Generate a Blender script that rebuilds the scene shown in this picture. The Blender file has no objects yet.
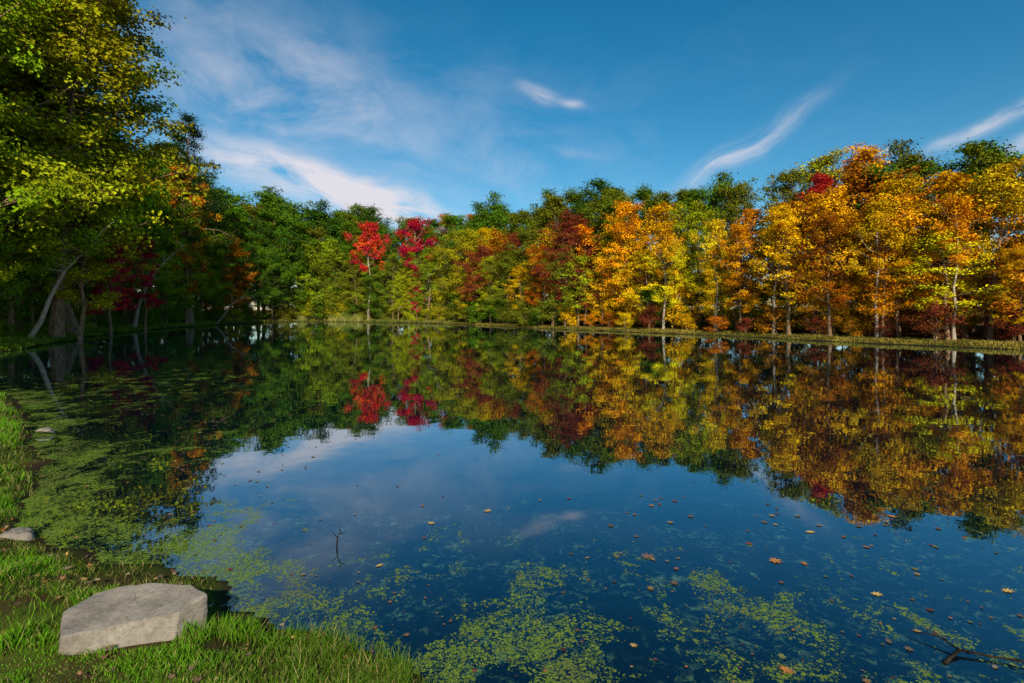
import bpy, math, random
import numpy as np
from mathutils import Vector, noise
random.seed(7); rng=np.random.default_rng(7)
scene=bpy.context.scene
scene.view_settings.view_transform='Standard'
scene.view_settings.look='None'
scene.view_settings.exposure=0

# ------------------------------------------------------------ helpers
def nn(nt,t,**kw):
    n=nt.nodes.new(t)
    for k,v in kw.items(): setattr(n,k,v)
    return n
def new_mat(name):
    m=bpy.data.materials.new(name); m.use_nodes=True
    nt=m.node_tree; nt.nodes.clear()
    out=nn(nt,'ShaderNodeOutputMaterial')
    return m,nt,out
def link_obj(name,me,parent=None):
    o=bpy.data.objects.new(name,me); scene.collection.objects.link(o)
    if parent: o.parent=parent
    return o
def math_node(nt,op,a,b=None,c=None,clamp=False):
    n=nn(nt,'ShaderNodeMath',operation=op); n.use_clamp=clamp
    for i,v in enumerate((a,b,c)):
        if v is None: continue
        if isinstance(v,(int,float)): n.inputs[i].default_value=v
        else: nt.links.new(v,n.inputs[i])
    return n.outputs[0]
def mixcol(nt,f,a,b,blend='MIX'):
    n=nn(nt,'ShaderNodeMix',data_type='RGBA',blend_type=blend)
    for s,v in ((n.inputs[0],f),(n.inputs[6],a),(n.inputs[7],b)):
        if isinstance(v,(int,float)): s.default_value=v
        elif isinstance(v,tuple): s.default_value=v if len(v)==4 else (*v,1)
        else: nt.links.new(v,s)
    return n.outputs[2]
def maprange(nt,v,a,b,c,d):
    n=nn(nt,'ShaderNodeMapRange'); nt.links.new(v,n.inputs[0])
    for i,x in enumerate((a,b,c,d)): n.inputs[i+1].default_value=x
    return n.outputs[0]
def noise_tex(nt,vec,scale,detail=4,rough=.55,dist=0):
    n=nn(nt,'ShaderNodeTexNoise'); n.inputs['Scale'].default_value=scale
    n.inputs['Detail'].default_value=detail; n.inputs['Roughness'].default_value=rough
    n.inputs['Distortion'].default_value=dist
    if vec is not None: nt.links.new(vec,n.inputs['Vector'])
    return n.outputs['Fac']
def build_mesh(name,verts,faces_flat,sizes,attrs=None,mats=None,matidx=None,smooth=False):
    me=bpy.data.meshes.new(name)
    verts=np.asarray(verts,dtype=np.float32); faces_flat=np.asarray(faces_flat,dtype=np.int32)
    sizes=np.asarray(sizes,dtype=np.int32)
    me.vertices.add(len(verts)); me.vertices.foreach_set('co',verts.ravel())
    me.loops.add(len(faces_flat)); me.loops.foreach_set('vertex_index',faces_flat)
    me.polygons.add(len(sizes))
    starts=np.concatenate([[0],np.cumsum(sizes)[:-1]]).astype(np.int32)
    me.polygons.foreach_set('loop_start',starts)
    try: me.polygons.foreach_set('loop_total',sizes)
    except Exception: pass
    if mats:
        for m in mats: me.materials.append(m)
    if matidx is not None: me.polygons.foreach_set('material_index',np.asarray(matidx,dtype=np.int32))
    me.polygons.foreach_set('use_smooth',np.full(len(sizes),smooth))
    me.update(calc_edges=True)
    if attrs:
        for k,(typ,data) in attrs.items():
            a=me.attributes.new(k,typ,'POINT')
            if typ=='FLOAT': a.data.foreach_set('value',np.asarray(data,dtype=np.float32))
            else: a.data.foreach_set('color',np.asarray(data,dtype=np.float32).ravel())
    return me

# ------------------------------------------------------------ pond outline (metres; y = away from camera)
far_shore=[(-30,30),(-33.5,37),(-38,45),(-42,54),(-46,66),(-50,90),(-46,111),(-34,108),(-26,102),(-11,91),(5,67),(19,51),(25,40),(32,32),(40,24),(48,12)]
near_shore=[(46,3),(28,0.4),(12,1.2),(5,2.2),(1.5,2.9),(-0.15,3.3),(-1.0,3.75),(-2.1,4.2),(-2.8,4.8),(-3.5,5.15),(-4.7,5.4),(-5.9,6.2),(-6.9,7.6),(-9.0,9.8),(-13.8,14),(-20,18.5),(-26,24)]
ctrl=np.array(far_shore+near_shore,dtype=float)
def catmull(P,n=8):
    out=[];N=len(P)
    for i in range(N):
        p0,p1,p2,p3=P[i-1],P[i],P[(i+1)%N],P[(i+2)%N]
        for k in range(n):
            t=k/n
            out.append(.5*((2*p1)+(-p0+p2)*t+(2*p0-5*p1+4*p2-p3)*t*t+(-p0+3*p1-3*p2+p3)*t**3))
    return np.array(out)
pond=catmull(ctrl,8)
for i,p in enumerate(pond):
    D=np.hypot(*p); a=min(1.2,.025*D+.12)
    f=1.7 if D<15 else .25
    p[0]+=a*(noise.noise(Vector((p[0]*f,p[1]*f,1.3)))); p[1]+=a*(noise.noise(Vector((p[0]*f,p[1]*f,7.7))))
def sdf(px,py):
    """positive outside the pond"""
    px=px.ravel();py=py.ravel()
    d=np.full(px.shape,1e9); inside=np.zeros(px.shape,bool)
    A=pond;B=np.roll(pond,-1,axis=0)
    for (ax,ay),(bx,by) in zip(A,B):
        ex,ey=bx-ax,by-ay; L=ex*ex+ey*ey+1e-12
        t=np.clip(((px-ax)*ex+(py-ay)*ey)/L,0,1)
        d=np.minimum(d,(px-ax-t*ex)**2+(py-ay-t*ey)**2)
        c=((ay>py)!=(by>py))&(px<(bx-ax)*(py-ay)/(by-ay+1e-12)+ax)
        inside^=c
    d=np.sqrt(d); return np.where(inside,-d,d)
def vnoise(x,y,s,seed=0):
    x=x*s;y=y*s
    xi=np.floor(x);yi=np.floor(y);fx=x-xi;fy=y-yi
    fx=fx*fx*(3-2*fx);fy=fy*fy*(3-2*fy)
    def h(a,b):
        v=np.sin(a*127.1+b*311.7+seed*74.7)*43758.5453; return v-np.floor(v)
    return (h(xi,yi)*(1-fx)+h(xi+1,yi)*fx)*(1-fy)+(h(xi,yi+1)*(1-fx)+h(xi+1,yi+1)*fx)*fy
def fbm(x,y,s,seed=0,o=4):
    r=0;a=.5
    for i in range(o): r=r+a*vnoise(x,y,s*2**i,seed+i*3); a*=.5
    return r/.94
def sstep(a,b,x):
    t=np.clip((x-a)/(b-a),0,1); return t*t*(3-2*t)
def ground_z(x,y,d):
    out=.20*sstep(-.1,.9,d)+.14*sstep(.3,3,d)+.5*sstep(6,40,d)+1.5*sstep(30,200,d)
    out=out+.55*sstep(0,1,1-np.hypot(x,y)/3.0)*sstep(0,1.5,d)
    out=out+np.where(d>0,1,0)*(fbm(x,y,1.4,5)-.5)*.16*sstep(0,.8,d)
    ins=-.03-.5*sstep(0,4,-d)+ (fbm(x,y,.9,9)-.5)*.04
    return np.where(d>0,out,ins)
def axis(fine0,fine1,step,lo,hi,g=1.12):
    a=list(np.arange(fine0,fine1,step)); s=step;v=a[-1]
    r=[]
    while v<hi: s=min(s*g,30) if v>130 else min(s*g,2.0); v+=s; r.append(v)
    s=step;v=a[0];l=[]
    while v>lo: s=min(s*g,30) if v<-80 else min(s*g,2.0); v-=s; l.append(v)
    return np.array(l[::-1]+a+r)
gx=axis(-7.5,2.5,.08,-900,900); gy=axis(1.5,9,.08,-500,1200)
X,Y=np.meshgrid(gx,gy)
S=sdf(X,Y); Xf=X.ravel();Yf=Y.ravel()
nx,ny=len(gx),len(gy)
idx=np.arange(nx*ny).reshape(ny,nx)
quads=np.stack([idx[:-1,:-1],idx[:-1,1:],idx[1:,1:],idx[1:,:-1]],-1).reshape(-1,4)

def ground_mat():
    m,nt,out=new_mat('ground_soil_grass')
    tc=nn(nt,'ShaderNodeTexCoord').outputs['Object']
    at=nn(nt,'ShaderNodeAttribute',attribute_name='shore').outputs['Fac']
    n1=noise_tex(nt,tc,1.1,4,.6); n2=noise_tex(nt,tc,9,3,.65); n3=noise_tex(nt,tc,45,2,.6)
    grass=mixcol(nt,n2,(.035,.075,.008),(.12,.14,.02))
    soil=mixcol(nt,n3,(.025,.016,.010),(.11,.065,.03))
    c=mixcol(nt,maprange(nt,n1,.42,.6,0,1),grass,soil)
    litter=mixcol(nt,n3,(.06,.03,.012),(.22,.10,.03))
    c=mixcol(nt,maprange(nt,at,3.5,8,0,1),c,litter)
    c=mixcol(nt,maprange(nt,at,.0,.25,1,0),c,(.028,.022,.014))
    b=nn(nt,'ShaderNodeBsdfDiffuse'); nt.links.new(c,b.inputs['Color'])
    nt.links.new(b.outputs[0],out.inputs[0]); return m
me=build_mesh('ground',np.stack([Xf,Yf,ground_z(Xf,Yf,S)],-1),quads.ravel(),np.full(len(quads),4),{'shore':('FLOAT',S)},[ground_mat()],smooth=True)
link_obj('ground',me)

# ------------------------------------------------------------ water
def water_mat():
    m,nt,out=new_mat('pond_water')
    tc=nn(nt,'ShaderNodeTexCoord').outputs['Object']
    al=nn(nt,'ShaderNodeAttribute',attribute_name='algae').outputs['Fac']
    wd=nn(nt,'ShaderNodeAttribute',attribute_name='weed').outputs['Fac']
    # submerged weed below the surface
    w1=noise_tex(nt,tc,8.5,6,.76,1.0); w2=noise_tex(nt,tc,1.9,3,.6,.5)
    wf=math_node(nt,'MULTIPLY',maprange(nt,w1,.50,.60,0,1),maprange(nt,w2,.44,.58,.05,1))
    wf=math_node(nt,'MULTIPLY',wf,wd)
    deep=mixcol(nt,w2,(.001,.004,.009),(.001,.009,.018))
    weedc=mixcol(nt,maprange(nt,w1,.52,.7,0,1),(.010,.045,.040),(.12,.21,.06))
    under=mixcol(nt,wf,deep,weedc)
    d1=nn(nt,'ShaderNodeBsdfDiffuse'); nt.links.new(under,d1.inputs[0])
    gl=nn(nt,'ShaderNodeBsdfGlossy'); gl.inputs['Roughness'].default_value=.01; gl.inputs[0].default_value=(.80,.92,1,1)
    rn=noise_tex(nt,tc,1.6,1,.5); rn2=noise_tex(nt,tc,9,1,.5)
    bp=nn(nt,'ShaderNodeBump'); bp.inputs['Strength'].default_value=.3; bp.inputs['Distance'].default_value=.006
    nt.links.new(math_node(nt,'ADD',rn,math_node(nt,'MULTIPLY',rn2,.10)),bp.inputs['Height'])
    nt.links.new(bp.outputs[0],gl.inputs['Normal'])
    lw=nn(nt,'ShaderNodeLayerWeight'); lw.inputs[0].default_value=.5
    fac=maprange(nt,lw.outputs['Facing'],.36,.95,.0,1)
    fac=math_node(nt,'ADD',math_node(nt,'MULTIPLY',math_node(nt,'POWER',fac,1.35),.84),.045)
    ms=nn(nt,'ShaderNodeMixShader'); nt.links.new(fac,ms.inputs[0]); nt.links.new(d1.outputs[0],ms.inputs[1]); nt.links.new(gl.outputs[0],ms.inputs[2])
    # floating duckweed: individual dots gathered in drifts, closing into mats
    a1=noise_tex(nt,tc,1.7,6,.70,.7); a3=noise_tex(nt,tc,.8,2,.6)
    dens=math_node(nt,'SUBTRACT',math_node(nt,'ADD',al,math_node(nt,'MULTIPLY',math_node(nt,'SUBTRACT',a1,.5),6.0)),.45,clamp=True)
    dens=math_node(nt,'MULTIPLY',dens,maprange(nt,al,.02,.25,0,1))
    parts=[]
    for sc in (34,80):
        vo=nn(nt,'ShaderNodeTexVoronoi'); vo.inputs['Scale'].default_value=sc; nt.links.new(tc,vo.inputs['Vector'])
        sp=nn(nt,'ShaderNodeSeparateColor'); nt.links.new(vo.outputs['Color'],sp.inputs[0])
        on=math_node(nt,'LESS_THAN',sp.outputs[0],dens)
        dot=math_node(nt,'LESS_THAN',vo.outputs['Distance'],math_node(nt,'ADD',math_node(nt,'MULTIPLY',sp.outputs[1],.4),.32))
        parts.append(math_node(nt,'MULTIPLY',on,dot)); cellc=sp.outputs[2]
    af=math_node(nt,'MAXIMUM',parts[0],parts[1])
    ac=mixcol(nt,cellc,(.05,.11,.014),(.24,.32,.04)); ac=mixcol(nt,maprange(nt,a3,.52,.7,0,.5),ac,(.16,.14,.05))
    d2=nn(nt,'ShaderNodeBsdfDiffuse'); nt.links.new(ac,d2.inputs['Color'])
    m2=nn(nt,'ShaderNodeMixShader'); nt.links.new(math_node(nt,'MULTIPLY',af,.85),m2.inputs[0]); nt.links.new(ms.outputs[0],m2.inputs[1]); nt.links.new(d2.outputs[0],m2.inputs[2])
    nt.links.new(m2.outputs[0],out.inputs[0]); return m
def spot(x,y,cx,cy,r1,r2): return np.exp(-(((x-cx)/r1)**2+((y-cy)/r2)**2))
dd=-S
alg=1.15*np.exp(-(np.clip(dd,0,99)/.55)**1.5)*(Yf<16)*sstep(-1.0,-2.2,Xf)+.4*np.exp(-np.clip(dd,0,99)/.6)+.6*spot(Xf,Yf,0.1,3.75,.7,.4)+.42*spot(Xf,Yf,-6.2,8.5,1.3,2.2)+.55*spot(Xf,Yf,-3.3,5.9,.8,.9)\
    +.3*spot(Xf,Yf,-12,17,5,6)+.36*sstep(6.6,4,Yf)*spot(Xf,Yf,.8,3.8,4.0,9)+.4*spot(Xf,Yf,2.3,4.1,.6,.35)
alg=np.clip(alg,0,1.1)
weed=np.clip(1.3*sstep(8.0,4.5,Yf)+.2*spot(Xf,Yf,-6,8,2,2),0,1)
m_=(np.abs(X)<75)&(Y<135)&(Y>-2)
keep=m_[:-1,:-1].ravel()
q2=quads[keep]
used,inv=np.unique(q2,return_inverse=True)
me=build_mesh('pond_water',np.stack([Xf[used],Yf[used],np.zeros(len(used))],-1),inv.ravel(),np.full(len(q2),4),
   {'algae':('FLOAT',alg[used]),'weed':('FLOAT',weed[used])},[water_mat()],smooth=True)
link_obj('pond_water',me)

# ------------------------------------------------------------ materials for trees
def leaf_mat():
    m,nt,out=new_mat('tree_foliage')
    oi=nn(nt,'ShaderNodeObjectInfo')
    t=nn(nt,'ShaderNodeAttribute',attribute_name='tint').outputs['Fac']
    g=nn(nt,'ShaderNodeAttribute',attribute_name='green').outputs['Fac']
    hs=nn(nt,'ShaderNodeHueSaturation')
    nt.links.new(maprange(nt,t,0,1,.475,.525),hs.inputs['Hue'])
    nt.links.new(maprange(nt,t,0,1,.45,1.35),hs.inputs['Value'])
    nt.links.new(oi.outputs['Color'],hs.inputs['Color'])
    gf=math_node(nt,'MULTIPLY',g,oi.outputs['Alpha'])
    c=mixcol(nt,gf,hs.outputs[0],(.10,.16,.012))
    d=nn(nt,'ShaderNodeBsdfDiffuse')
    nt.links.new(c,d.inputs[0])
    nt.links.new(d.outputs[0],out.inputs[0]); return m
def bark_mat(name,a,b):
    m,nt,out=new_mat(name)
    tc=nn(nt,'ShaderNodeTexCoord').outputs['Object']
    mp=nn(nt,'ShaderNodeMapping'); mp.inputs['Scale'].default_value=(4,4,.8); nt.links.new(tc,mp.inputs[0])
    n=noise_tex(nt,mp.outputs[0],3,3,.7)
    c=mixcol(nt,maprange(nt,n,.35,.65,0,1),a,b)
    p=nn(nt,'ShaderNodeBsdfDiffuse'); nt.links.new(c,p.inputs['Color'])
    nt.links.new(p.outputs[0],out.inputs[0]); return m
LEAF=leaf_mat(); BARK=bark_mat('grey_brown_bark',(.12,.075,.045),(.40,.25,.13)); PALE=bark_mat('pale_birch_bark',(.25,.20,.15),(.62,.50,.36))

# ------------------------------------------------------------ tree generator
class TB:
    def __init__(s): s.v=[];s.f=[];s.sz=[]
    def tube(s,pts,rad,sides=6):
        base=len(s.v); n=len(pts)
        for i,(p,r) in enumerate(zip(pts,rad)):
            d=(pts[min(i+1,n-1)]-pts[max(i-1,0)]); d=d/(np.linalg.norm(d)+1e-9)
            u=np.cross(d,[.31,.95,.1]); u/=np.linalg.norm(u)+1e-9; w=np.cross(d,u)
            for k in range(sides):
                a=2*math.pi*k/sides; s.v.append(p+r*(math.cos(a)*u+math.sin(a)*w))
        for i in range(n-1):
            for k in range(sides):
                a=base+i*sides+k;b=base+i*sides+(k+1)%sides
                s.f+= [a,b,b+sides,a+sides]; s.sz.append(4)
def leaves(cent,rad,counts,leaf,R,trunk_xy,rg,flat=.75,zc=0,squash=1.0):
    cs=np.repeat(cent,counts,axis=0); rr=np.repeat(rad,counts)
    N=len(cs)
    off=rg.normal(size=(N,3))*rr[:,None]*np.array([1,1,flat]); 
    c=cs+off
    outw=c-np.array([trunk_xy[0],trunk_xy[1],zc]); outw/=np.linalg.norm(outw,axis=1,keepdims=True)+1e-6
    n=rg.normal(size=(N,3))*.6+outw*.7+np.array([0,0,.4])+off/(rr[:,None]+1e-6)*.35
    n/=np.linalg.norm(n,axis=1,keepdims=True)
    a=np.cross(n,rg.normal(size=(N,3))); a/=np.linalg.norm(a,axis=1,keepdims=True)+1e-6
    b=np.cross(n,a)
    L=leaf*rg.uniform(.55,1.3,size=(N,1)); 
    droop=n*L*.15
    V=np.stack([c-a*L*.5,c+b*L*.34*squash+droop,c+a*L*.5,c-b*L*.34*squash+droop],1).reshape(-1,3)
    ct=np.repeat(rg.uniform(0,1,size=len(cent)),counts)
    tint=np.clip(ct*.7+.3*rg.uniform(0,1,size=N),0,1)
    cg=np.repeat(rg.uniform(0,1,size=len(cent))**1.6,counts)
    green=np.clip(cg*.9+.2*rg.uniform(-.5,1,size=N),0,1)
    return V,np.repeat(tint,4),np.repeat(green,4)
def make_tree(name,H,R,base,seed,nleaf,leaf,nlimb=26,bark=BARK,kind='oval',lean=(0,0),wob=.02,r0=None,dens=1.0,multi=1,clr=.085,tz=.7):
    rg=np.random.default_rng(seed); tb=TB(); cents=[];rads=[]
    r0=r0 or H*.0115
    for st in range(multi):
        la=rg.uniform(0,6.28); ml=(0 if multi==1 else .10)*H
        lx=lean[0]+math.cos(la)*ml; ly=lean[1]+math.sin(la)*ml
        n=9; ts=np.linspace(0,1,n)
        wx=np.cumsum(rg.normal(size=n))*wob*H*.5; wy=np.cumsum(rg.normal(size=n))*wob*H*.5; wx-=wx[0];wy-=wy[0]
        tp=np.stack([lx*ts**.8+wx,ly*ts**.8+wy,H*.96*ts-.4*(ts==0)],-1)
        tr=r0*(1.0-.88*ts)*(1+.5*np.exp(-ts*25))
        tb.tube(tp,tr,7)
        def tpos(t):
            f=t*(n-1);i=min(int(f),n-2);k=f-i; return tp[i]*(1-k)+tp[i+1]*k, r0*(1-.88*t)
        for j in range(nlimb//multi):
            q=(j+.5)/(nlimb//multi); t=base+(.98-base)*q+rg.uniform(-.02,.02); t=min(max(t,base*.9),.99)
            p0,rt=tpos(t)
            if kind=='oval': prof=max(.18,math.sin(math.pi*min(1,(.16+.84*q)))**.6)*(1-.15*q)
            elif kind=='round': prof=max(.25,(1-(2*q-.75)**2*.75))
            elif kind=='pine': prof=(1-q)**.7*.9+.15
            else: prof=1-.4*q
            ln=R*prof*rg.uniform(.5,1.25)
            az=j*2.39996+rg.uniform(-.5,.5)
            el=math.radians({'pine':2}.get(kind,12)+(25 if kind=='pine' else 48)*q+rg.uniform(-10,12))
            d=np.array([math.cos(az)*math.cos(el),math.sin(az)*math.cos(el),math.sin(el)])
            m=4; lt=np.linspace(0,1,m)[:,None]
            bend=np.array([0,0,.18*ln*(1 if kind!='pine' else -.3)])
            side=rg.normal(size=3)*.08*ln
            lp=p0+d*ln*lt+bend*lt**2+side*np.sin(lt*3.1)
            lr=max(.02,min(rt*.55,ln*.03))*(1-.85*lt[:,0])
            tb.tube(lp,lr,4)
            cents.append(lp[-1]);rads.append(R*clr)
            if ln>R*.45: cents.append(lp[2]);rads.append(R*clr)
            for s in range(4):
                f=rg.uniform(.35,.95); i=min(int(f*3),2);k=f*3-i; sp=lp[i]*(1-k)+lp[i+1]*k
                dv=d*.7+rg.normal(size=3)*.65; dv[2]=dv[2]*.7+(.15 if kind!='pine' else 0); dv/=np.linalg.norm(dv)
                sl=ln*rg.uniform(.25,.5)
                sps=sp+dv*sl*np.linspace(0,1,2)[:,None]
                tb.tube(sps,lr[i]*.5*np.array([1,.25]),3)
                for f2 in (.55,1.0):
                    if rg.uniform()<dens:
                        cents.append(sp+dv*sl*f2+rg.normal(size=3)*.02*R);rads.append(R*clr*rg.uniform(.55,1.25))
    cents=np.array(cents);rads=np.array(rads)
    w=rads**2*rg.uniform(.4,1.4,size=len(rads)); cnt=np.maximum(3,(nleaf*w/w.sum())).astype(int)
    V,tint,green=leaves(cents,rads,cnt,leaf,R,(lean[0]*.5,lean[1]*.5),rg,flat=(.35 if kind=='pine' else tz),zc=H*(base+.3*(1-base)),squash=(.5 if kind=='pine' else 1.0))
    nb=len(tb.v); nq=len(V)//4
    verts=np.vstack([np.array(tb.v),V])
    ff=np.concatenate([np.array(tb.f),np.arange(len(V))+nb]); sz=np.concatenate([tb.sz,np.full(nq,4)])
    mi=np.concatenate([np.zeros(len(tb.sz)),np.ones(nq)])
    z=np.zeros(nb)
    return build_mesh(name,verts,ff,sz,{'tint':('FLOAT',np.concatenate([z,tint])),'green':('FLOAT',np.concatenate([z,green]))},[bark,LEAF],mi)

P={}
for i in range(4): P[f'oval{i}']=(make_tree(f'oval_tree_{i}',16,4.2,.18,10+i,16000,.20,nlimb=34,clr=.078,tz=.5),16)
for i in range(2): P[f'round{i}']=(make_tree(f'round_tree_{i}',14,5.0,.2,30+i,16000,.22,nlimb=34,kind='round',clr=.075,tz=.5),14)
for i in range(3): P[f'slim{i}']=(make_tree(f'slim_tree_{i}',12,2.9,.2,40+i,7500,.18,nlimb=28,dens=.8,tz=.5),12)
for i in range(2): P[f'birch{i}']=(make_tree(f'birch_tree_{i}',16,3.4,.46,50+i,9000,.22,nlimb=24,bark=PALE),16)
for i in range(3): P[f'tall{i}']=(make_tree(f'tall_tree_{i}',28,7.0,.18,60+i,40000,.28,nlimb=54,clr=.068,r0=.30,tz=.55),28)
P['pine0']=(make_tree('pine_tree_m',32,5.0,.35,70,14000,.34,nlimb=44,kind='pine',clr=.10,dens=.8),32)
for i in range(3): P[f'bush{i}']=(make_tree(f'bush_{i}',2.6,1.7,.05,80+i,3500,.14,nlimb=22,kind='round',multi=3,r0=.03,clr=.12),2.6)
for i in range(2): P[f'under{i}']=(make_tree(f'under_{i}',6,3.0,.05,90+i,5000,.26,nlimb=26,kind='round',clr=.11,r0=.06),6)

COL={'green':(.10,.20,.010,.5),'dgreen':(.04,.10,.010,.3),'lgreen':(.24,.36,.010,.3),'ygreen':(.46,.43,.010,.5),'olive':(.20,.20,.012,.5),
 'gold':(.85,.47,.006,.28),'yellow':(.85,.60,.010,.30),'orange':(.82,.30,.006,.2),'rust':(.55,.17,.008,.25),'red':(.60,.02,.015,.05),
 'crimson':(.50,.010,.045,.0),'maroon':(.24,.035,.018,.2),'pinegreen':(.025,.06,.015,0)}
NAMES={'oval':'oak_tree','round':'maple_tree','slim':'young_maple_tree','birch':'birch_tree','tall':'tall_oak_tree','pine':'pine_tree','bush':'shrub','under':'understory_bush'}
forest=bpy.data.objects.new('distant_forest',None); scene.collection.objects.link(forest)
shrubs=bpy.data.objects.new('forest_undergrowth',None); scene.collection.objects.link(shrubs)
def place(kind,x,y,h,col,parent=None,rot=None,wide=1.0,name=None,tilt=(0,0)):
    me,H=P[kind]; s=h/H
    nm=name or NAMES[kind.rstrip('0123456789')]
    o=link_obj(nm,me,parent)
    d=sdf(np.array([x]),np.array([y]))
    z=float(ground_z(np.array([x]),np.array([y]),d)[0])
    o.location=(x,y,z-.05); o.scale=(s*wide,s*wide,s); o.rotation_euler=(tilt[0],tilt[1],random.uniform(0,6.28) if rot is None else rot)
    c=COL[col]; j=random.uniform(.8,1.15)
    o.color=(c[0]*j*random.uniform(.9,1.1),c[1]*j*random.uniform(.88,1.12),c[2]*j,c[3])
    return o
sky_h=[29,31,32,31,31,30,24,23,22,21.5,19,17.3,16.0,15.2,15,15]
front=[['lgreen','green','ygreen'],['lgreen','green','ygreen','green'],['green','lgreen','lgreen'],['green','lgreen','ygreen'],
 ['green','lgreen','green'],['olive','green','green','dgreen','rust'],['green','olive','lgreen'],['green','ygreen','lgreen','green'],
 ['ygreen','olive','lgreen','ygreen'],['ygreen','olive','rust','gold','maroon'],['gold','gold','yellow','ygreen','orange'],['gold','yellow','orange','gold','gold','rust'],
 ['orange','gold','yellow','gold','gold'],['gold','orange','gold','ygreen'],['gold','orange','gold']]
back=[['green','dgreen','lgreen'],['green','lgreen'],['green','green'],['dgreen','green'],['green','olive','dgreen'],['dgreen','green','olive'],
 ['dgreen','green'],['green','dgreen','olive'],['green','green','olive','rust'],['dgreen','olive','green'],['green','olive','green','orange'],['rust','olive','gold','ygreen','orange'],
 ['lgreen','green','ygreen','gold','olive'],['lgreen','ygreen','ygreen','green'],['green','ygreen']]
fs=np.array(far_shore,float)
def along(setback,spacing,fn,u0=0,u1=14.4):
    u=u0
    while u<u1:
        i=min(int(u),14);k=u-i; a,b=fs[i],fs[i+1]; L=np.linalg.norm(b-a)
        d=(b-a)/L; nrm=np.array([-d[1],d[0]]); p=a*(1-k)+b*k
        sh=sky_h[i]*(1-k)+sky_h[i+1]*k
        q=p+nrm*(setback+random.uniform(-.25,.25)*min(setback,5))
        if sdf(q[:1],q[1:])[0]>.8: fn(q[0],q[1],sh,i,u)
        u+=spacing*random.uniform(.75,1.3)/L*(1.35 if i<=4 else 1)
def row(setb,sp,lo,hi,pal,front_row,u1=14.4):
    def fn(x,y,sh,i,u):
        h=sh*random.uniform(lo,hi); c=random.choice(pal[i])
        if i<=4: k=random.choice(['tall0','tall1','tall2'])
        elif front_row: k=random.choice(['oval0','oval1','oval2','oval3','slim0','slim1','slim2','slim0','round0','round1'])
        else: k=random.choice(['oval0','oval1','oval2','oval3','round0','round1'])
        w=random.uniform(.9,1.2)*(1.0 if not k.startswith('slim') else 1.2)
        place(k,x,y,h,c,None if front_row else forest,wide=w)
    along(setb,sp,fn,u1=u1)
row(3.0,4.0,.42,.68,front,True)
row(6.2,4.6,.70,.86,front,True)
row(11,5.2,.93,1.02,back,False)
row(17.5,6.0,1.02,1.16,back,False)
def bushfn(x,y,sh,i,u):
    pal=['green','lgreen'] if i<5 else (['olive','green','ygreen'] if i<10 else ['maroon','rust','orange','gold','maroon','rust'] )
    k=random.choice(['bush0','bush1','bush2']); place(k,x,y,random.uniform(1.0,2.4)*(1.5 if i in(4,5,6,7,8,9) else 1),random.choice(pal),shrubs,wide=1.3)
def underfn(x,y,sh,i,u):
    pal=['green','green','lgreen'] if i<5 else (['dgreen','olive','green','ygreen'] if i<10 else ['rust','olive','green','gold','orange'])
    place(random.choice(['under0','under1']),x,y,random.uniform(3.5,6.5),random.choice(pal),shrubs)
along(2.4,3.2,bushfn)
along(5,4.6,underfn); along(13,4.6,underfn); along(21,6,underfn); along(27,6,underfn)
# the far corner of the pond, closed by forest
for (x,y,h,c,k) in [(-48,116,22,'green','oval0'),(-44,117,21,'olive','oval1'),(-40,114,17,'lgreen','round0'),(-41,120,24,'dgreen','oval2'),(-36,116,22,'green','oval3'),(-46,123,26,'dgreen','round1'),(-52,118,26,'green','oval3'),
   (-38,124,25,'green','oval0'),(-51,110,24,'green','oval1'),(-55,114,27,'green','round0'),(-50,126,27,'dgreen','oval1'),(-34,122,24,'dgreen','oval2'),(-57,122,29,'green','round1'),(-44,130,28,'green','oval2'),(-38,131,27,'olive','round0')]:
    place(k,x,y,h,c,forest,wide=1.15)
for (x,y) in [(-47,114),(-43,113.5),(-39,112),(-50,117),(-45,119),(-40,118),(-35,113),(-37,120),(-49,123),(-43,125),(-37,127)]:
    place(random.choice(['under0','under1']),x,y,random.uniform(4.5,7),random.choice(['green','olive','ygreen','dgreen']),shrubs,wide=1.2)

# feature trees
place('birch1',-30.2,107.5,21.5,'red',wide=1.0)
place('birch0',-18.3,102,20.5,'crimson',wide=1.05); place('slim1',-18.6,99.5,8,'crimson',wide=.8)
place('oval2',-24.2,104.5,14,'olive'); place('round0',-8,93,16,'ygreen'); place('round1',7.5,70,14.5,'maroon',wide=.9); place('slim1',9.5,67,9,'maroon',wide=1.5)
place('oval1',14,63,15.5,'orange'); place('oval2',27,46,13,'orange'); place('oval0',31,41,12.6,'gold'); place('oval3',34.5,37,12.5,'yellow',wide=1.1)
place('birch0',24,47,12,'gold',wide=.9,name='young_birch_tree'); place('birch1',28.5,40,11,'gold',wide=.9,name='young_birch_tree'); place('birch1',21,53,12,'yellow',wide=.9,name='young_birch_tree')
place('birch0',31.5,36.5,10.5,'orange',wide=.9,name='young_birch_tree'); place('birch1',17,57.5,12.5,'gold',wide=.9,name='young_birch_tree')
place('oval2',30,50,16,'red',wide=.8)
place('pine0',-50,80,34,'pinegreen',wide=.9)
place('slim0',-49.5,78,25,'rust',wide=.7); place('slim1',-39.5,50.5,10,'crimson',wide=1.2); place('slim2',-43,60,12,'crimson',wide=.8)
place('slim1',-35.5,42,12,'ygreen',wide=1.3)
# near left trees over the bank
place('tall0',-34,33,28,'ygreen',wide=1.15); place('tall1',-32.5,27,26,'lgreen',wide=1.0); place('tall2',-36.5,41,32,'ygreen',wide=1.15); place('tall1',-40,47,34,'lgreen',rot=2,wide=1.15); place('tall0',-44,46,30,'green')
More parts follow.
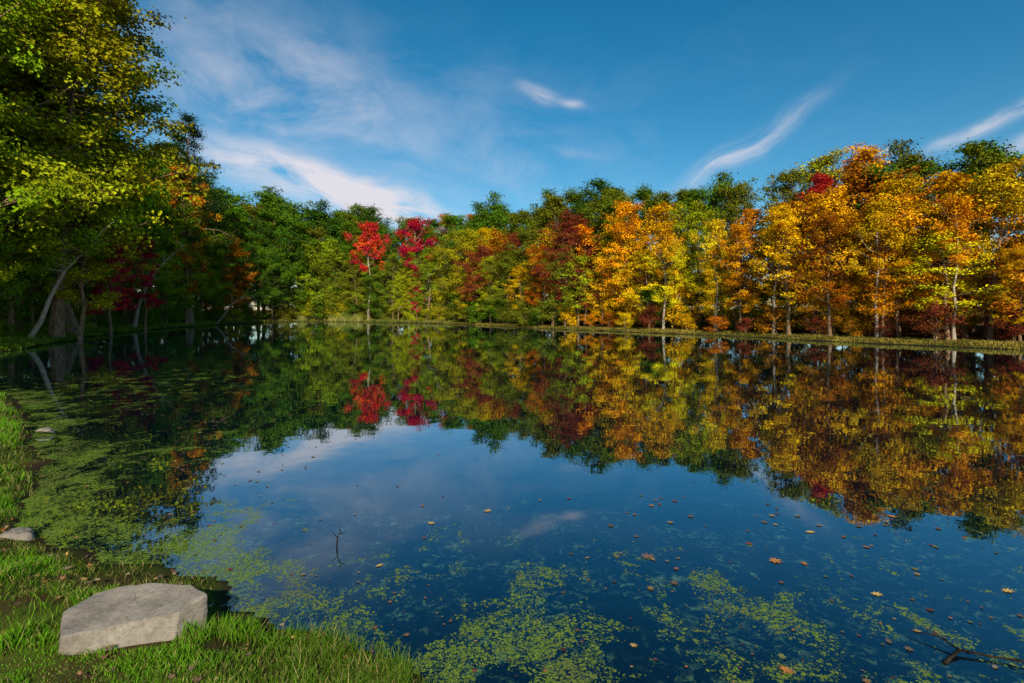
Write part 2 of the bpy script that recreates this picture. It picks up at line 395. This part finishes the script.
# leaning trees at the left bank
def custom_tree(name,pts,r0,cl,col,bark,leaf=.2,n=1800,seed=5):
    rg=np.random.default_rng(seed); tb=TB(); pts=np.array(pts,float)
    tb.tube(pts,np.linspace(r0,r0*.15,len(pts)),8); cents=[]
    for j in range(cl):
        f=rg.uniform(.4,1)*(len(pts)-1); i=min(int(f),len(pts)-2);k=f-i; p=pts[i]*(1-k)+pts[i+1]*k
        dv=rg.normal(size=3); dv[2]=abs(dv[2])*.7; dv/=np.linalg.norm(dv); l=rg.uniform(.8,2.6)
        tb.tube([p,p+dv*l*.5+[0,0,.05],p+dv*l],[r0*.25,r0*.15,r0*.04],4); cents+= [p+dv*l,p+dv*l*.6]
    cents=np.array(cents); V,t,g=leaves(cents,np.full(len(cents),.38),np.full(len(cents),n//len(cents)),leaf,3,(pts[-1][0],pts[-1][1]),rg,zc=pts[-1][2])
    nb=len(tb.v);nq=len(V)//4
    me=build_mesh(name,np.vstack([np.array(tb.v),V]),np.concatenate([tb.f,np.arange(len(V))+nb]),np.concatenate([tb.sz,np.full(nq,4)]),
      {'tint':('FLOAT',np.concatenate([np.zeros(nb),t])),'green':('FLOAT',np.concatenate([np.zeros(nb),g]))},[bark,LEAF],np.concatenate([np.zeros(len(tb.sz)),np.ones(nq)]))
    o=link_obj(name,me); o.color=COL[col]; return o
custom_tree('leaning_birch_tree',[(-36,38,.1),(-35,38,1.6),(-34.2,38,3.6),(-33.2,38,5.4),(-31.8,38,6.8),(-30.2,37.8,8.4)],.20,14,'lgreen',PALE)
custom_tree('leaning_tree',[(-46.5,63,.1),(-46,63,3),(-44.6,62.8,6),(-42.5,62.5,8.4),(-39.5,62,10.5)],.26,16,'lgreen',PALE,seed=8)
custom_tree('fallen_tree',[(-49,85,.3),(-47.3,84,1.6),(-45.5,83,3.4),(-43.2,82,4.4),(-41,81.5,4.7)],.2,6,'green',PALE,seed=9,n=500)

# ------------------------------------------------------------ grass
def grass_mat():
    m,nt,out=new_mat('grass_blades')
    c=nn(nt,'ShaderNodeAttribute',attribute_name='col').outputs['Color']
    d=nn(nt,'ShaderNodeBsdfDiffuse'); tr=nn(nt,'ShaderNodeBsdfTranslucent'); nt.links.new(c,d.inputs[0]); nt.links.new(c,tr.inputs[0])
    ms=nn(nt,'ShaderNodeMixShader'); ms.inputs[0].default_value=.3; nt.links.new(d.outputs[0],ms.inputs[1]); nt.links.new(tr.outputs[0],ms.inputs[2])
    nt.links.new(ms.outputs[0],out.inputs[0]); return m
GM=grass_mat()
def blades(name,x,y,h,w,col,lean=.5):
    N=len(x); d=sdf(x,y); z=np.maximum(ground_z(x,y,d),-.02)-.01
    az=rng.uniform(0,6.28,N); bx,by=np.cos(az),np.sin(az)
    la=rng.uniform(0,6.28,N); ll=h*lean*rng.uniform(.2,1.3,N); lx,ly=np.cos(la)*ll,np.sin(la)*ll
    V=np.zeros((N,5,3))
    V[:,0]=np.stack([x-bx*w/2,y-by*w/2,z],-1); V[:,1]=np.stack([x+bx*w/2,y+by*w/2,z],-1)
    V[:,2]=np.stack([x+bx*w*.4+lx*.35,y+by*w*.4+ly*.35,z+h*.6],-1); V[:,3]=np.stack([x-bx*w*.4+lx*.35,y-by*w*.4+ly*.35,z+h*.6],-1)
    V[:,4]=np.stack([x+lx,y+ly,z+h*rng.uniform(.8,1.05,N)],-1)
    b=np.arange(N)[:,None]*5
    F=np.concatenate([b+np.array([0,1,2,3]),b+np.array([3,2,4])],1).ravel()
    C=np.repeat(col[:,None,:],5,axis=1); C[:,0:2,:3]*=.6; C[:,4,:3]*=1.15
    me=build_mesh(name,V.reshape(-1,3),F,np.tile([4,3],N),{'col':('FLOAT_COLOR',C.reshape(-1,4))},[GM])
    return link_obj(name,me)
ROCK=(-2.74,3.62)
def cand(x0,x1,y0,y1,n): return rng.uniform(x0,x1,n),rng.uniform(y0,y1,n)
xs,ys=[],[]
for a in ((-6.8,.6,2.4,7.2,190000),(-15,-5.5,6,16,110000)):
    x,y=cand(*a); xs.append(x);ys.append(y)
x=np.concatenate(xs);y=np.concatenate(ys); d=sdf(x,y)
patch=fbm(x,y,1.1,21); fine=fbm(x,y,4,33)
inview=(x>-1.12*y-.3)
bare=(((x+3.7)/.42)**2+((y-3.8)/.25)**2<1)|(((x+4.7)/.3)**2+((y-4.4)/.2)**2<1)|(((x+1.9)/.25)**2+((y-3.55)/.12)**2<1)
inrock=(np.abs(x-ROCK[0])<.38)&(np.abs(y-ROCK[1])<.17)
ok=(d>.0)&inview&(rng.uniform(0,1,len(x))<sstep(.0,.45,d+.3*(fine-.5))*(.22+1.0*sstep(.38,.6,patch)))&~(bare&(rng.uniform(0,1,len(x))<.93))&~inrock
x,y,d,patch,fine=x[ok],y[ok],d[ok],patch[ok],fine[ok]
N=len(x); print('grass',N)
h=(.03+.09*sstep(.4,.75,fine)+.03*rng.uniform(0,1,N))*(.7+.6*sstep(.4,.7,patch)); h*=np.where(y>7,1.5,1)
h*=np.where((np.abs(x+2.6)<.7)&(y<3.6),.45,1)
g=rng.uniform(0,1,(N,1)); pm=sstep(.35,.65,patch)[:,None]
c1=np.array([.10,.15,.018]);c2=np.array([.15,.34,.015]);c3=np.array([.32,.26,.09])
rb=sstep(-2.3,-1.3,x)[:,None]*.6
col=(c1*(1-pm)+c2*pm)*(.5+.9*g); col=col*(1-rb)+(c1*(.5+.9*g))*rb
dry=(rng.uniform(0,1,(N,1))<.12+.18*(1-pm)+.1*rb); col=np.where(dry,c3*(.6+g),col)
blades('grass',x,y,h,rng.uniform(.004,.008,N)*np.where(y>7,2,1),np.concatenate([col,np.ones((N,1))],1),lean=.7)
xs=[];ys=[];hs=[];cs=[]
def bank(u0,u1,n,hmin,hmax,setmax,ca,cb):
    u=rng.uniform(u0,u1,n); i=np.minimum(u.astype(int),14);k=(u-i)[:,None]; a=fs[i];b=fs[i+1]
    dv=b-a; dv/=np.linalg.norm(dv,axis=1,keepdims=True); nr=np.stack([-dv[:,1],dv[:,0]],-1)
    p=a*(1-k)+b*k+nr*(rng.uniform(-1.5,setmax,n)[:,None])
    dd_=sdf(p[:,0],p[:,1]); kk=(dd_>.02)
    p=p[kk];m=len(p); g=rng.uniform(0,1,(m,1)); pn=fbm(p[:,0],p[:,1],.5,3)[:,None]
    xs.append(p[:,0]);ys.append(p[:,1]);hs.append((hmin+(hmax-hmin)*rng.uniform(0,1,m)*pn[:,0]*1.4)); 
    mixv=np.clip(pn*1.6-.3+.3*(g-.5),0,1); cs.append((np.array(ca)*(1-mixv)+np.array(cb)*mixv)*(.6+.8*g))
bank(0,5,32000,.12,.5,5,(.10,.19,.012),(.24,.32,.03))
bank(5,9,18000,.15,.8,4,(.10,.14,.02),(.30,.28,.06))
bank(9,15,45000,.06,.25,3.2,(.14,.13,.02),(.42,.31,.06))
bank(6.0,7.2,5000,.8,2.2,1.6,(.30,.32,.05),(.45,.42,.12))
x=np.concatenate(xs);y=np.concatenate(ys);h=np.concatenate(hs);c=np.vstack(cs)
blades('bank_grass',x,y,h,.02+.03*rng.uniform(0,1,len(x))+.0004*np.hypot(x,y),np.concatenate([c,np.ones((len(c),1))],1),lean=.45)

# ------------------------------------------------------------ rocks
def rock_mat(name,a,b):
    m,nt,out=new_mat(name)
    tc=nn(nt,'ShaderNodeTexCoord').outputs['Object']
    n1=noise_tex(nt,tc,3.5,8,.65); n2=noise_tex(nt,tc,40,5,.7); n3=noise_tex(nt,tc,9,5,.6,1.5)
    c=mixcol(nt,maprange(nt,n1,.35,.65,0,1),a,b); c=mixcol(nt,maprange(nt,n2,.45,.75,0,.6),c,(.10,.085,.065))
    c=mixcol(nt,maprange(nt,n3,.54,.68,0,.7),c,(.17,.13,.08))
    p=nn(nt,'ShaderNodeBsdfPrincipled'); p.inputs['Roughness'].default_value=.85; nt.links.new(c,p.inputs['Base Color'])
    bp=nn(nt,'ShaderNodeBump'); bp.inputs['Distance'].default_value=.015; nt.links.new(math_node(nt,'ADD',n1,math_node(nt,'MULTIPLY',n2,.35)),bp.inputs['Height']); nt.links.new(bp.outputs[0],p.inputs['Normal'])
    nt.links.new(p.outputs[0],out.inputs[0]); return m
import bmesh
RM=rock_mat('rock_stone',(.19,.155,.12),(.34,.29,.23))
def rock(name,corners,loc,rotz=0,scale=1,bev=.02,disp=.012,seed=0):
    bm=bmesh.new()
    for c in corners: bm.verts.new(Vector(c)*scale)
    bmesh.ops.convex_hull(bm,input=bm.verts[:])
    bmesh.ops.dissolve_limit(bm,angle_limit=.08,verts=bm.verts[:],edges=bm.edges[:])
    bmesh.ops.bevel(bm,geom=bm.edges[:],offset=bev*scale,segments=2,profile=.6,affect='EDGES')
    bmesh.ops.triangulate(bm,faces=bm.faces[:])
    for _ in range(4):
        long=[e for e in bm.edges if e.calc_length()>.04*scale]
        if not long: break
        bmesh.ops.subdivide_edges(bm,edges=long,cuts=1,use_grid_fill=False); bmesh.ops.triangulate(bm,faces=[f for f in bm.faces if len(f.verts)>3])
    bm.normal_update()
    for v in bm.verts:
        q=v.co/scale
        n=noise.fractal(q*4+Vector((seed,0,0)),1.0,2.0,4)
        v.co+=v.normal*n*disp*2*scale
    me=bpy.data.meshes.new(name); bm.to_mesh(me); bm.free()
    for p in me.polygons: p.use_smooth=(name!='boulder')
    me.materials.append(RM)
    o=link_obj(name,me); o.location=loc; o.rotation_euler=(0,0,rotz); return o
# slab: flat top, chipped left end, steep front face
big=[(-.50,.0,-.35),(-.34,-.24,-.35),(.36,-.10,-.35),(.50,.16,-.35),(-.36,.26,-.35),
     (-.44,.05,.10),(-.27,-.20,.075),(-.02,-.15,.095),(.40,-.04,.13),(.49,.13,.145),(-.36,.22,.14),(.0,.27,.175),(.32,.23,.17)]
rock('boulder',big,(ROCK[0],ROCK[1],.25),0.06,1,bev=.006,disp=.009)
def small_corners(rg):
    out=[]
    for i in range(14):
        v=rg.normal(size=3); v/=np.linalg.norm(v); out.append((v[0]*.5,v[1]*.38,v[2]*.22))
    return out
for i,(x,y,s) in enumerate([(-5.35,5.55,.42),(-9.4,10.3,.4),(-6.0,5.8,.2)]):
    rg=np.random.default_rng(100+i); rock('stone',small_corners(rg),(x,y,.05),rg.uniform(0,6),s,.03,.02,i*3.1)

# ------------------------------------------------------------ leaves (fallen)
def leafcol_mat():
    m,nt,out=new_mat('fallen_leaf')
    c=nn(nt,'ShaderNodeAttribute',attribute_name='col').outputs['Color']
    p=nn(nt,'ShaderNodeBsdfPrincipled'); p.inputs['Roughness'].default_value=.5; nt.links.new(c,p.inputs['Base Color']); nt.links.new(p.outputs[0],out.inputs[0]); return m
LM=leafcol_mat()
lobes=[(0,1),(.22,.42),(.75,.78),(.5,.2),(.95,.02),(.38,-.22),(.5,-.62),(.08,-.42),(0,-.9)]
pts=lobes+[(-a,b) for a,b in lobes[-2:0:-1]]
pts=np.array(pts)
def leafmesh(name,x,y,z,s,col,tilt):
    N=len(x);K=len(pts); V=np.zeros((N,K+1,3))
    a=rng.uniform(0,6.28,N); tx=rng.normal(size=N)*tilt; ty=rng.normal(size=N)*tilt; curl=rng.uniform(0,.35,N)*(tilt>0.02)+rng.uniform(0,.15,N)
    el=rng.uniform(.45,1,N)
    for k in range(K+1):
        u,v=(0,0) if k==K else pts[k]; u=u*.5*el*s; v=np.full(N,v*.5)*s
        V[:,k,0]=x+u*np.cos(a)-v*np.sin(a); V[:,k,1]=y+u*np.sin(a)+v*np.cos(a)
        V[:,k,2]=z+np.abs(u*tx+v*ty)+curl*(u*u+v*v)/s
    b=np.arange(N)*(K+1)
    F=[]
    for k in range(K): F.append(np.stack([b+K,b+k,b+(k+1)%K],-1))
    F=np.stack(F,1).reshape(-1)
    C=np.repeat(np.concatenate([col,np.ones((N,1))],1)[:,None,:],K+1,axis=1)*np.concatenate([rng.uniform(.75,1.2,(N,K+1,1))]*3+[np.ones((N,K+1,1))],2)
    me=build_mesh(name,V.reshape(-1,3),F,np.full(N*K,3),{'col':('FLOAT_COLOR',C.reshape(-1,4))},[LM]); return link_obj(name,me)
pal=np.array([(.45,.17,.03),(.28,.13,.05),(.18,.10,.06),(.48,.30,.07),(.32,.23,.12),(.30,.05,.03),(.20,.22,.06)])
x=np.concatenate([rng.uniform(-4,6,260),rng.uniform(-7,9,220),rng.uniform(-9,-3,160),rng.uniform(.5,6,70),np.array([1.38,-.30,2.62,3.35,1.9,4.4,-.95,4.6,3.2,-1.3])])
y=np.concatenate([3.3+rng.exponential(1.3,260),3.4+rng.exponential(5,220),rng.uniform(5,13,160),rng.uniform(3.3,7,70),np.array([5.18,6.37,5.1,5.76,3.55,4.55,6.0,6.2,4.5,5.0])])
s=np.concatenate([rng.uniform(.015,.045,260),rng.uniform(.03,.08,220),rng.uniform(.03,.10,160),rng.uniform(.06,.11,70),np.array([.17,.13,.15,.14,.13,.14,.12,.13,.12,.11])])
keepm=sdf(x,y)<-.05; nb_=keepm[-10:].sum(); x,y,s=x[keepm],y[keepm],s[keepm]
ci=rng.integers(0,7,len(x)); col=pal[ci]*rng.uniform(.35,1.0,(len(x),1)); col[-nb_:]=pal[rng.integers(0,4,nb_)]*1.25
leafmesh('floating_leaves',x,y,np.full(len(x),.006),s,col,0.02)
x,y=cand(-6.5,0,2.6,7,420); x2,y2=cand(-13,-5,6,14,150); x=np.concatenate([x,x2]);y=np.concatenate([y,y2]); d=sdf(x,y)
k=(d>.05); x,y,d=x[k],y[k],d[k]; col=pal[rng.integers(0,5,len(x))]*rng.uniform(.6,1.2,(len(x),1))
leafmesh('fallen_leaves',x,y,ground_z(x,y,d)+rng.uniform(.01,.06,len(x)),rng.uniform(.04,.10,len(x)),col,.5)

# ------------------------------------------------------------ twigs in the water
DB=bark_mat('wet_dark_bark',(.012,.009,.007),(.04,.03,.02))
def twig(name,chains):
    tb=TB()
    for pts_,r in chains: tb.tube(np.array(pts_,float),np.linspace(r,r*.3,len(pts_)),6)
    link_obj(name,build_mesh(name,tb.v,tb.f,tb.sz,None,[DB],smooth=True))
twig('dead_branch',[([(3.05,3.62,.0),(3.25,3.72,.03),(3.45,3.66,.02),(3.7,3.58,.035)],.014),([(3.25,3.72,.03),(3.2,3.85,.05),(3.05,3.95,.03)],.008),([(3.5,3.65,.02),(3.62,3.5,.06)],.006)])
twig('twig',[([(-1.85,5.4,-.02),(-1.84,5.4,.10),(-1.80,5.38,.17),(-1.82,5.38,.23)],.009),([(-1.84,5.4,.10),(-1.92,5.42,.17)],.005),([(-1.80,5.38,.15),(-1.73,5.36,.18)],.005)])

# ------------------------------------------------------------ sky, sun
SUN_EL=math.radians(31); sd=Vector((.16,-.985,0)).normalized()
w=bpy.data.worlds.new('World'); scene.world=w; w.use_nodes=True; nt=w.node_tree; nt.nodes.clear()
wo=nn(nt,'ShaderNodeOutputWorld'); bg=nn(nt,'ShaderNodeBackground'); bg.inputs[1].default_value=.115
sky=nn(nt,'ShaderNodeTexSky',sky_type='NISHITA'); sky.sun_disc=False; sky.sun_elevation=SUN_EL
sky.sun_rotation=math.atan2(sd.x,sd.y)%(2*math.pi); sky.altitude=200; sky.air_density=1.0; sky.dust_density=.4; sky.ozone_density=2.2
hs=nn(nt,'ShaderNodeHueSaturation'); hs.inputs['Saturation'].default_value=1.42; hs.inputs['Hue'].default_value=.485; nt.links.new(sky.outputs[0],hs.inputs['Color'])
tc=nn(nt,'ShaderNodeTexCoord').outputs['Generated']
sp=nn(nt,'ShaderNodeSeparateXYZ'); nt.links.new(tc,sp.inputs[0])
az=math_node(nt,'ARCTAN2',sp.outputs[0],sp.outputs[1]); el=math_node(nt,'ARCSINE',sp.outputs[2])
cb=nn(nt,'ShaderNodeCombineXYZ'); nt.links.new(az,cb.inputs[0]); nt.links.new(el,cb.inputs[1])
wn=nn(nt,'ShaderNodeTexNoise'); wn.inputs['Scale'].default_value=6; wn.inputs['Detail'].default_value=2; nt.links.new(cb.outputs[0],wn.inputs['Vector'])
ws=nn(nt,'ShaderNodeSeparateColor'); nt.links.new(wn.outputs['Color'],ws.inputs[0])
az2=math_node(nt,'ADD',az,math_node(nt,'MULTIPLY',math_node(nt,'SUBTRACT',ws.outputs[0],.5),.10))
el2=math_node(nt,'ADD',el,math_node(nt,'MULTIPLY',math_node(nt,'SUBTRACT',ws.outputs[1],.5),.06))
def rot_uv(ang):
    a=math.radians(ang);c,s=math.cos(a),math.sin(a)
    return (math_node(nt,'ADD',math_node(nt,'MULTIPLY',az2,c),math_node(nt,'MULTIPLY',el2,s)),
            math_node(nt,'ADD',math_node(nt,'MULTIPLY',az2,-s),math_node(nt,'MULTIPLY',el2,c)),c,s)
def group(ang,ns,st,detail,items,off):
    u0,v0,c,s=rot_uv(ang)
    cc=nn(nt,'ShaderNodeCombineXYZ'); nt.links.new(u0,cc.inputs[0]); nt.links.new(math_node(nt,'MULTIPLY',v0,st),cc.inputs[1]); cc.inputs[2].default_value=off
    n=noise_tex(nt,cc.outputs[0],ns,detail,.62,.35); r=None
    for (ca,ce,L,W,stren,lo,hi) in items:
        u=math_node(nt,'MULTIPLY',math_node(nt,'SUBTRACT',u0,ca*c+ce*s),1/L); v=math_node(nt,'MULTIPLY',math_node(nt,'SUBTRACT',v0,-ca*s+ce*c),1/W)
        g=math_node(nt,'EXPONENT',math_node(nt,'MULTIPLY',math_node(nt,'ADD',math_node(nt,'MULTIPLY',u,u),math_node(nt,'MULTIPLY',v,v)),-1.0))
        x=math_node(nt,'MULTIPLY',math_node(nt,'MULTIPLY',g,maprange(nt,n,lo,hi,0,1)),stren)
        r=x if r is None else math_node(nt,'ADD',r,x)
    return r
t1=group(-15,7,3.2,5,[(-.34,.215,.18,.036,1.5,.27,.62),(-.22,.185,.13,.025,.95,.3,.62),(.05,.40,.030,.010,1.0,.25,.6),(.11,.385,.025,.006,.9,.25,.6),(.11,.30,.04,.01,.3,.3,.7)],3.7)
t2=group(27,8,4.5,5,[(.40,.26,.09,.015,.85,.34,.72),(.49,.31,.07,.012,.3,.3,.7),(.75,.268,.07,.009,.9,.3,.65),(.80,.245,.08,.010,.8,.3,.65)],9.1)
t3=group(-4,4.5,2.0,5,[(-.40,.35,.20,.080,.66,.36,.72),(-.03,.26,.09,.07,.28,.35,.8),(-.1,.30,.5,.16,.18,.45,.8),(-.5,.45,.2,.1,.25,.4,.8)],1.9)
tot=math_node(nt,'MINIMUM',math_node(nt,'ADD',t1,math_node(nt,'ADD',t2,t3)),.95)
final=mixcol(nt,tot,hs.outputs[0],(6.8,6.5,7.0))
nt.links.new(final,bg.inputs[0]); nt.links.new(bg.outputs[0],wo.inputs[0])
sl=bpy.data.lights.new('sun','SUN'); sl.energy=5.0; sl.angle=math.radians(.5); sl.color=(1,.90,.72)
so=bpy.data.objects.new('sun',sl); scene.collection.objects.link(so)
dirv=Vector((sd.x*math.cos(SUN_EL),sd.y*math.cos(SUN_EL),math.sin(SUN_EL)))
so.rotation_euler=dirv.to_track_quat('Z','Y').to_euler(); so.location=(-20,-30,40)

# ------------------------------------------------------------ camera
cam=bpy.data.cameras.new('camera'); cam.lens=18; cam.sensor_width=36; cam.shift_y=-31.5/1024; cam.clip_end=4000; cam.clip_start=.05
co=bpy.data.objects.new('camera',cam); scene.collection.objects.link(co); co.location=(0,0,2.5); co.rotation_euler=(math.radians(90),0,0)
scene.camera=co
print('objects',len(bpy.data.objects))
